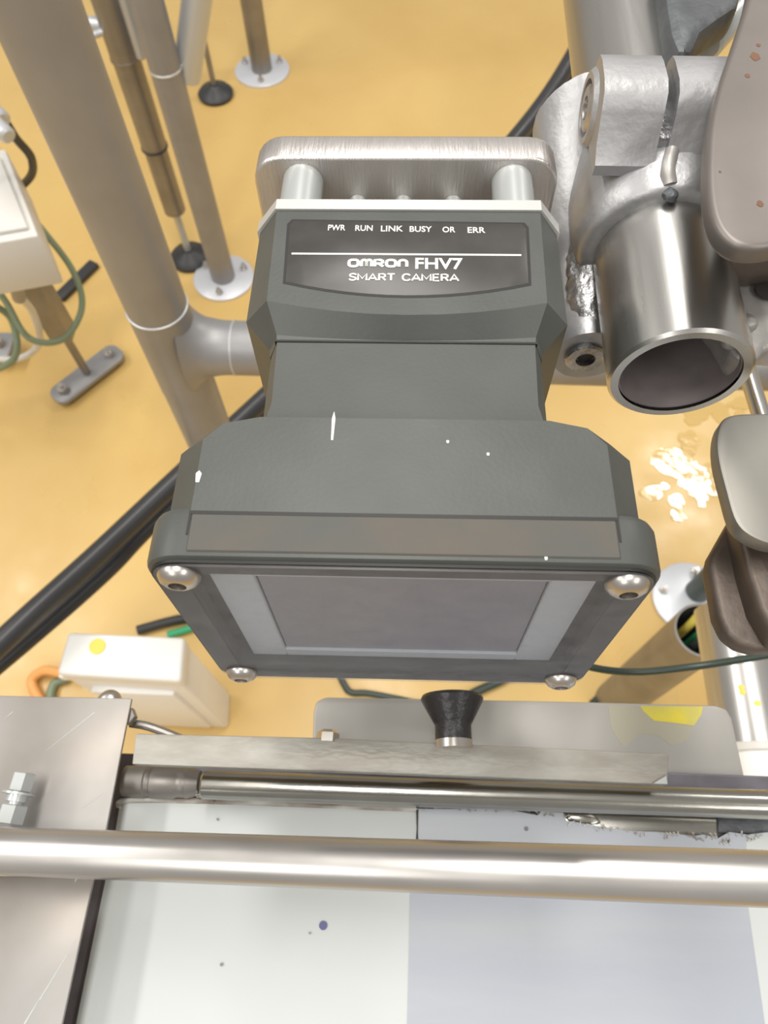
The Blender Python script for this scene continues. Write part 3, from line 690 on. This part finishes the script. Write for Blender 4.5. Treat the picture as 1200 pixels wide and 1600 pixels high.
# bed under the belt
bd_ = thing('conveyor_bed', P(600, 1400, HB+.05), 'dark steel bed under the white belt, seen along its edges', 'conveyor bed')
obj('bed_plate', flat([(150, 1175), (1700, 1230), (1800, 1800), (-80, 1800), (120, 1400)], HB+.0035, .012, .001), M['bed'], bd_)
t_ = flat([(830, 1266), (960, 1262), (1330, 1280), (1330, 1330), (830, 1300)], HB+.0028, .004, .0005)
obj('wear_strip', t_, M['shaft'], bd_)
obj('chain_link', flat([(1122, 1276), (1240, 1278), (1240, 1305), (1122, 1302)], HB+.0015, .004, .0008), M['dark_cast'], bd_)
obj('wet_lump', flat([(885, 1270), (925, 1268), (942, 1286), (915, 1290), (888, 1282)], HB+.0005, .003, .0012), M['shaft'], bd_)

# grey guard plate behind with yellow smear
gd = thing('guard_plate', P(800, 1150, .36), 'grey guard plate with rounded corners and a yellow smear, behind the flat bar', 'guard plate')
HG = .345
gpts = [(486, 1240), (490, 1112), (494, 1096), (508, 1089), (700, 1092), (900, 1096), (1085, 1101), (1118, 1102), (1136, 1108), (1144, 1122), (1172, 1250)]
obj('plate', prism([P(x, y, HG) for x, y in gpts], .006, .0012, 2), M['guard'], gd)
obj('paint_smear', prism([P(x, y, HG-.0002) for x, y in ((1000, 1103), (1098, 1104), (1096, 1116), (1084, 1134), (1058, 1130), (1022, 1126), (1006, 1112))], .0005), M['yellow_paint'], gd, smooth=False)
obj('paint_smear', prism([P(x, y, HG-.0001) for x, y in ((950, 1102), (1002, 1104), (1022, 1128), (1084, 1136), (1074, 1155), (1050, 1166), (1030, 1150), (1000, 1146), (975, 1168), (955, 1140))], .0003), M['yellow_faint'], gd, smooth=False)

# flat bar
HF = .302
fbm = flat([(212, 1146), (520, 1153), (1046, 1178), (1043, 1226), (520, 1205), (206, 1194)], HF, .006, .0006)
ft = thing('flat_bar', P(620, 1190, HF+.006), 'dull grey flat steel bar lying behind the round shaft', 'flat bar')
obj('bar', fbm, M['rail'], ft)
hx = P(512, 1160, HF+.003); obj('bolt', lathe(hx, hx+Vector((0, 1, 0)), [(0, .0045), (.0035, .0045), (.0048, .0030)], 6), M['screw'], ft)
# end triangular chip
obj('bright_chip', flat([(1021, 1224), (1041, 1212), (1043, 1225)], HF-.0008, .001, 0), M['zinc'], ft)

# round shaft with lower strip
sa, sb_ = P(316, 1226, .318), P(1330, 1262, .318)
sh = thing('round_shaft', (sa+sb_)/2-Vector((0, 0, .006)), 'shiny oily round shaft between flat bar and belt edge', 'shaft')
obj('shaft', cyl(sa, sb_, .0056, n=36, bev=.0008), M['shaft'], sh)
obj('lower_strip', prism([P(x, y, .326) for x, y in ((304, 1232), (1330, 1262), (1330, 1284), (305, 1246))], .004, .0006), M['shaft'], sh)
# roller end
ra, rb_ = P(192, 1220, .328), P(312, 1224, .328)
ro = thing('belt_roller', (ra+rb_)/2-Vector((0, 0, .006)), 'worn dark grey roller end left of the shiny shaft', 'roller')
LL = (rb_-ra).length
obj('roller', lathe(ra, rb_, [(0, .003), (.001, .0062), (.010, .0066), (.0105, .0060), (.0125, .0060), (.013, .0067), (LL-.010, .0067), (LL-.009, .0060), (LL-.006, .0060), (LL-.005, .0064), (LL, .0050)], 40), M['satin_dark'], ro)

# black cone knob
k0, k1 = P(709, 1166, .3035), P(706, 1086, .3035)
kt = thing('cone_knob', (k0+k1)/2-Vector((0, 0, .008)), 'black cone-shaped knob behind the flat bar, directly below the camera window', 'knob')
ka = (k1-k0); ka.z = 0; KL = ka.length
Rk = 49.5*(CH-k1.z)/F*.98; Rs = Rk*.57
obj('knob_body', lathe(k0, k0+ka, [(0, Rs*.9), (.0006, Rs), (KL*.40, Rs*1.0), (KL*.44, Rs*1.06), (KL*.86, Rk*.97), (KL*.91, Rk), (KL*.97, Rk*.96), (KL*.985, Rk*.8), (KL, Rk*.3)], 48), M['knob'], kt)
obj('collar', cyl(k0-ka.normalized()*.001, k0+ka.normalized()*.0022, Rs*1.03, n=32), M['screw'], kt)

# left sheet-metal plates
pl = thing('cover_plate', P(90, 1200, .318), 'scratched stainless cover plate with corner behind the front rail, upper left', 'cover plate')
obj('sheet', prism([P(x, y, .312) for x, y in ((-140, 1084), (206, 1091), (190, 1172), (165, 1302), (158, 1345), (-160, 1345))], .0016, .0005), M['plate'], pl)
pl2 = thing('cover_plate', P(50, 1450, .318), 'stainless cover plate with a long scratch, lower left corner', 'cover plate')
obj('sheet', prism([P(x, y, .310) for x, y in ((-170, 1366), (147, 1371), (122, 1485), (97, 1600), (50, 1800), (-220, 1800))], .0016, .0005), M['plate'], pl2)
def scratch(parent, a, b, h, wd=.00022):
    p, q = P(*a, h), P(*b, h); dd = (q-p).normalized(); nn = Vector((-dd.y, dd.x, 0))*wd
    obj('scratch', prism([p-nn*.3, q-nn, q+nn, p+nn*.3], .0001), M['zinc'], parent, smooth=False)
scratch(pl, (72, 1173), (148, 1113), .3119); scratch(pl, (130, 1262), (158, 1240), .3119, .00015); scratch(pl, (5, 1125), (20, 1112), .3119, .00015)
scratch(pl2, (118, 1470), (62, 1562), .3099); scratch(pl2, (62, 1560), (38, 1600), .3099, .0003); scratch(pl2, (117, 1378), (121, 1370), .3099, .0003)
# bolt lying on the cover plate
def PB(x, y): return P(x, y, .300)
a1, a2 = PB(38, 1212), PB(15, 1284); dd = (a2-a1).normalized(); ln = (a2-a1).length
bt = thing('clamp_bolt', (a1+a2)/2-Vector((0, 0, .006)), 'bright bolt with nut lying on the upper left cover plate', 'bolt')
obj('shank', cyl(a1, a2, .0030, n=20), M['zinc'], bt)
obj('bolt_head', hexp(a1-dd*.001, a1+dd*.0060, .0044), M['zinc'], bt)
obj('washer', cyl(a1+dd*.0062, a1+dd*.0070, .0062, n=28), M['zinc'], bt)
obj('nut', hexp(a2-dd*.006, a2+dd*.001, .0052), M['zinc'], bt)
obj('clip', cyl(a1+dd*.007, a1+dd*.0095, .0042, n=20), M['zinc'], bt)
s1 = P(171, 1098, .321)
sc = tag(obj('dome_screw', lathe(s1, s1+Vector((0, 0, 1)), [(0, .0055), (.001, .0055), (.003, .0042), (.0038, .0025), (.0040, .0005)], 32), M['screw']), 'domed screw head peeking over the back edge of the upper cover plate', 'screw')
s2 = P(202, 1121, .318)
hd = thing('bolt_and_strap', s2, 'small bolt with grey strap at the right edge of the cover plate', 'bolt')
obj('bolt_head', hexp(s2, s2+Vector((0, 0, .004)), .0038), M['satin_dark'], hd)
obj('strap', tubepath([P(204, 1130, .322), P(228, 1134, .322), P(252, 1142, .323), P(282, 1154, .324)], .0018, 10), M['satin_dark'], hd)

# front rail
r0, r1 = P(-500, 1311, .308), P(1700, 1391, .237)
ln = (r1-r0).length
rr = tag(obj('front_rail', cyl(r0, r1, .0078, .0080, n=48), M['bar']), 'round stainless rail crossing in front over the belt', 'rail')
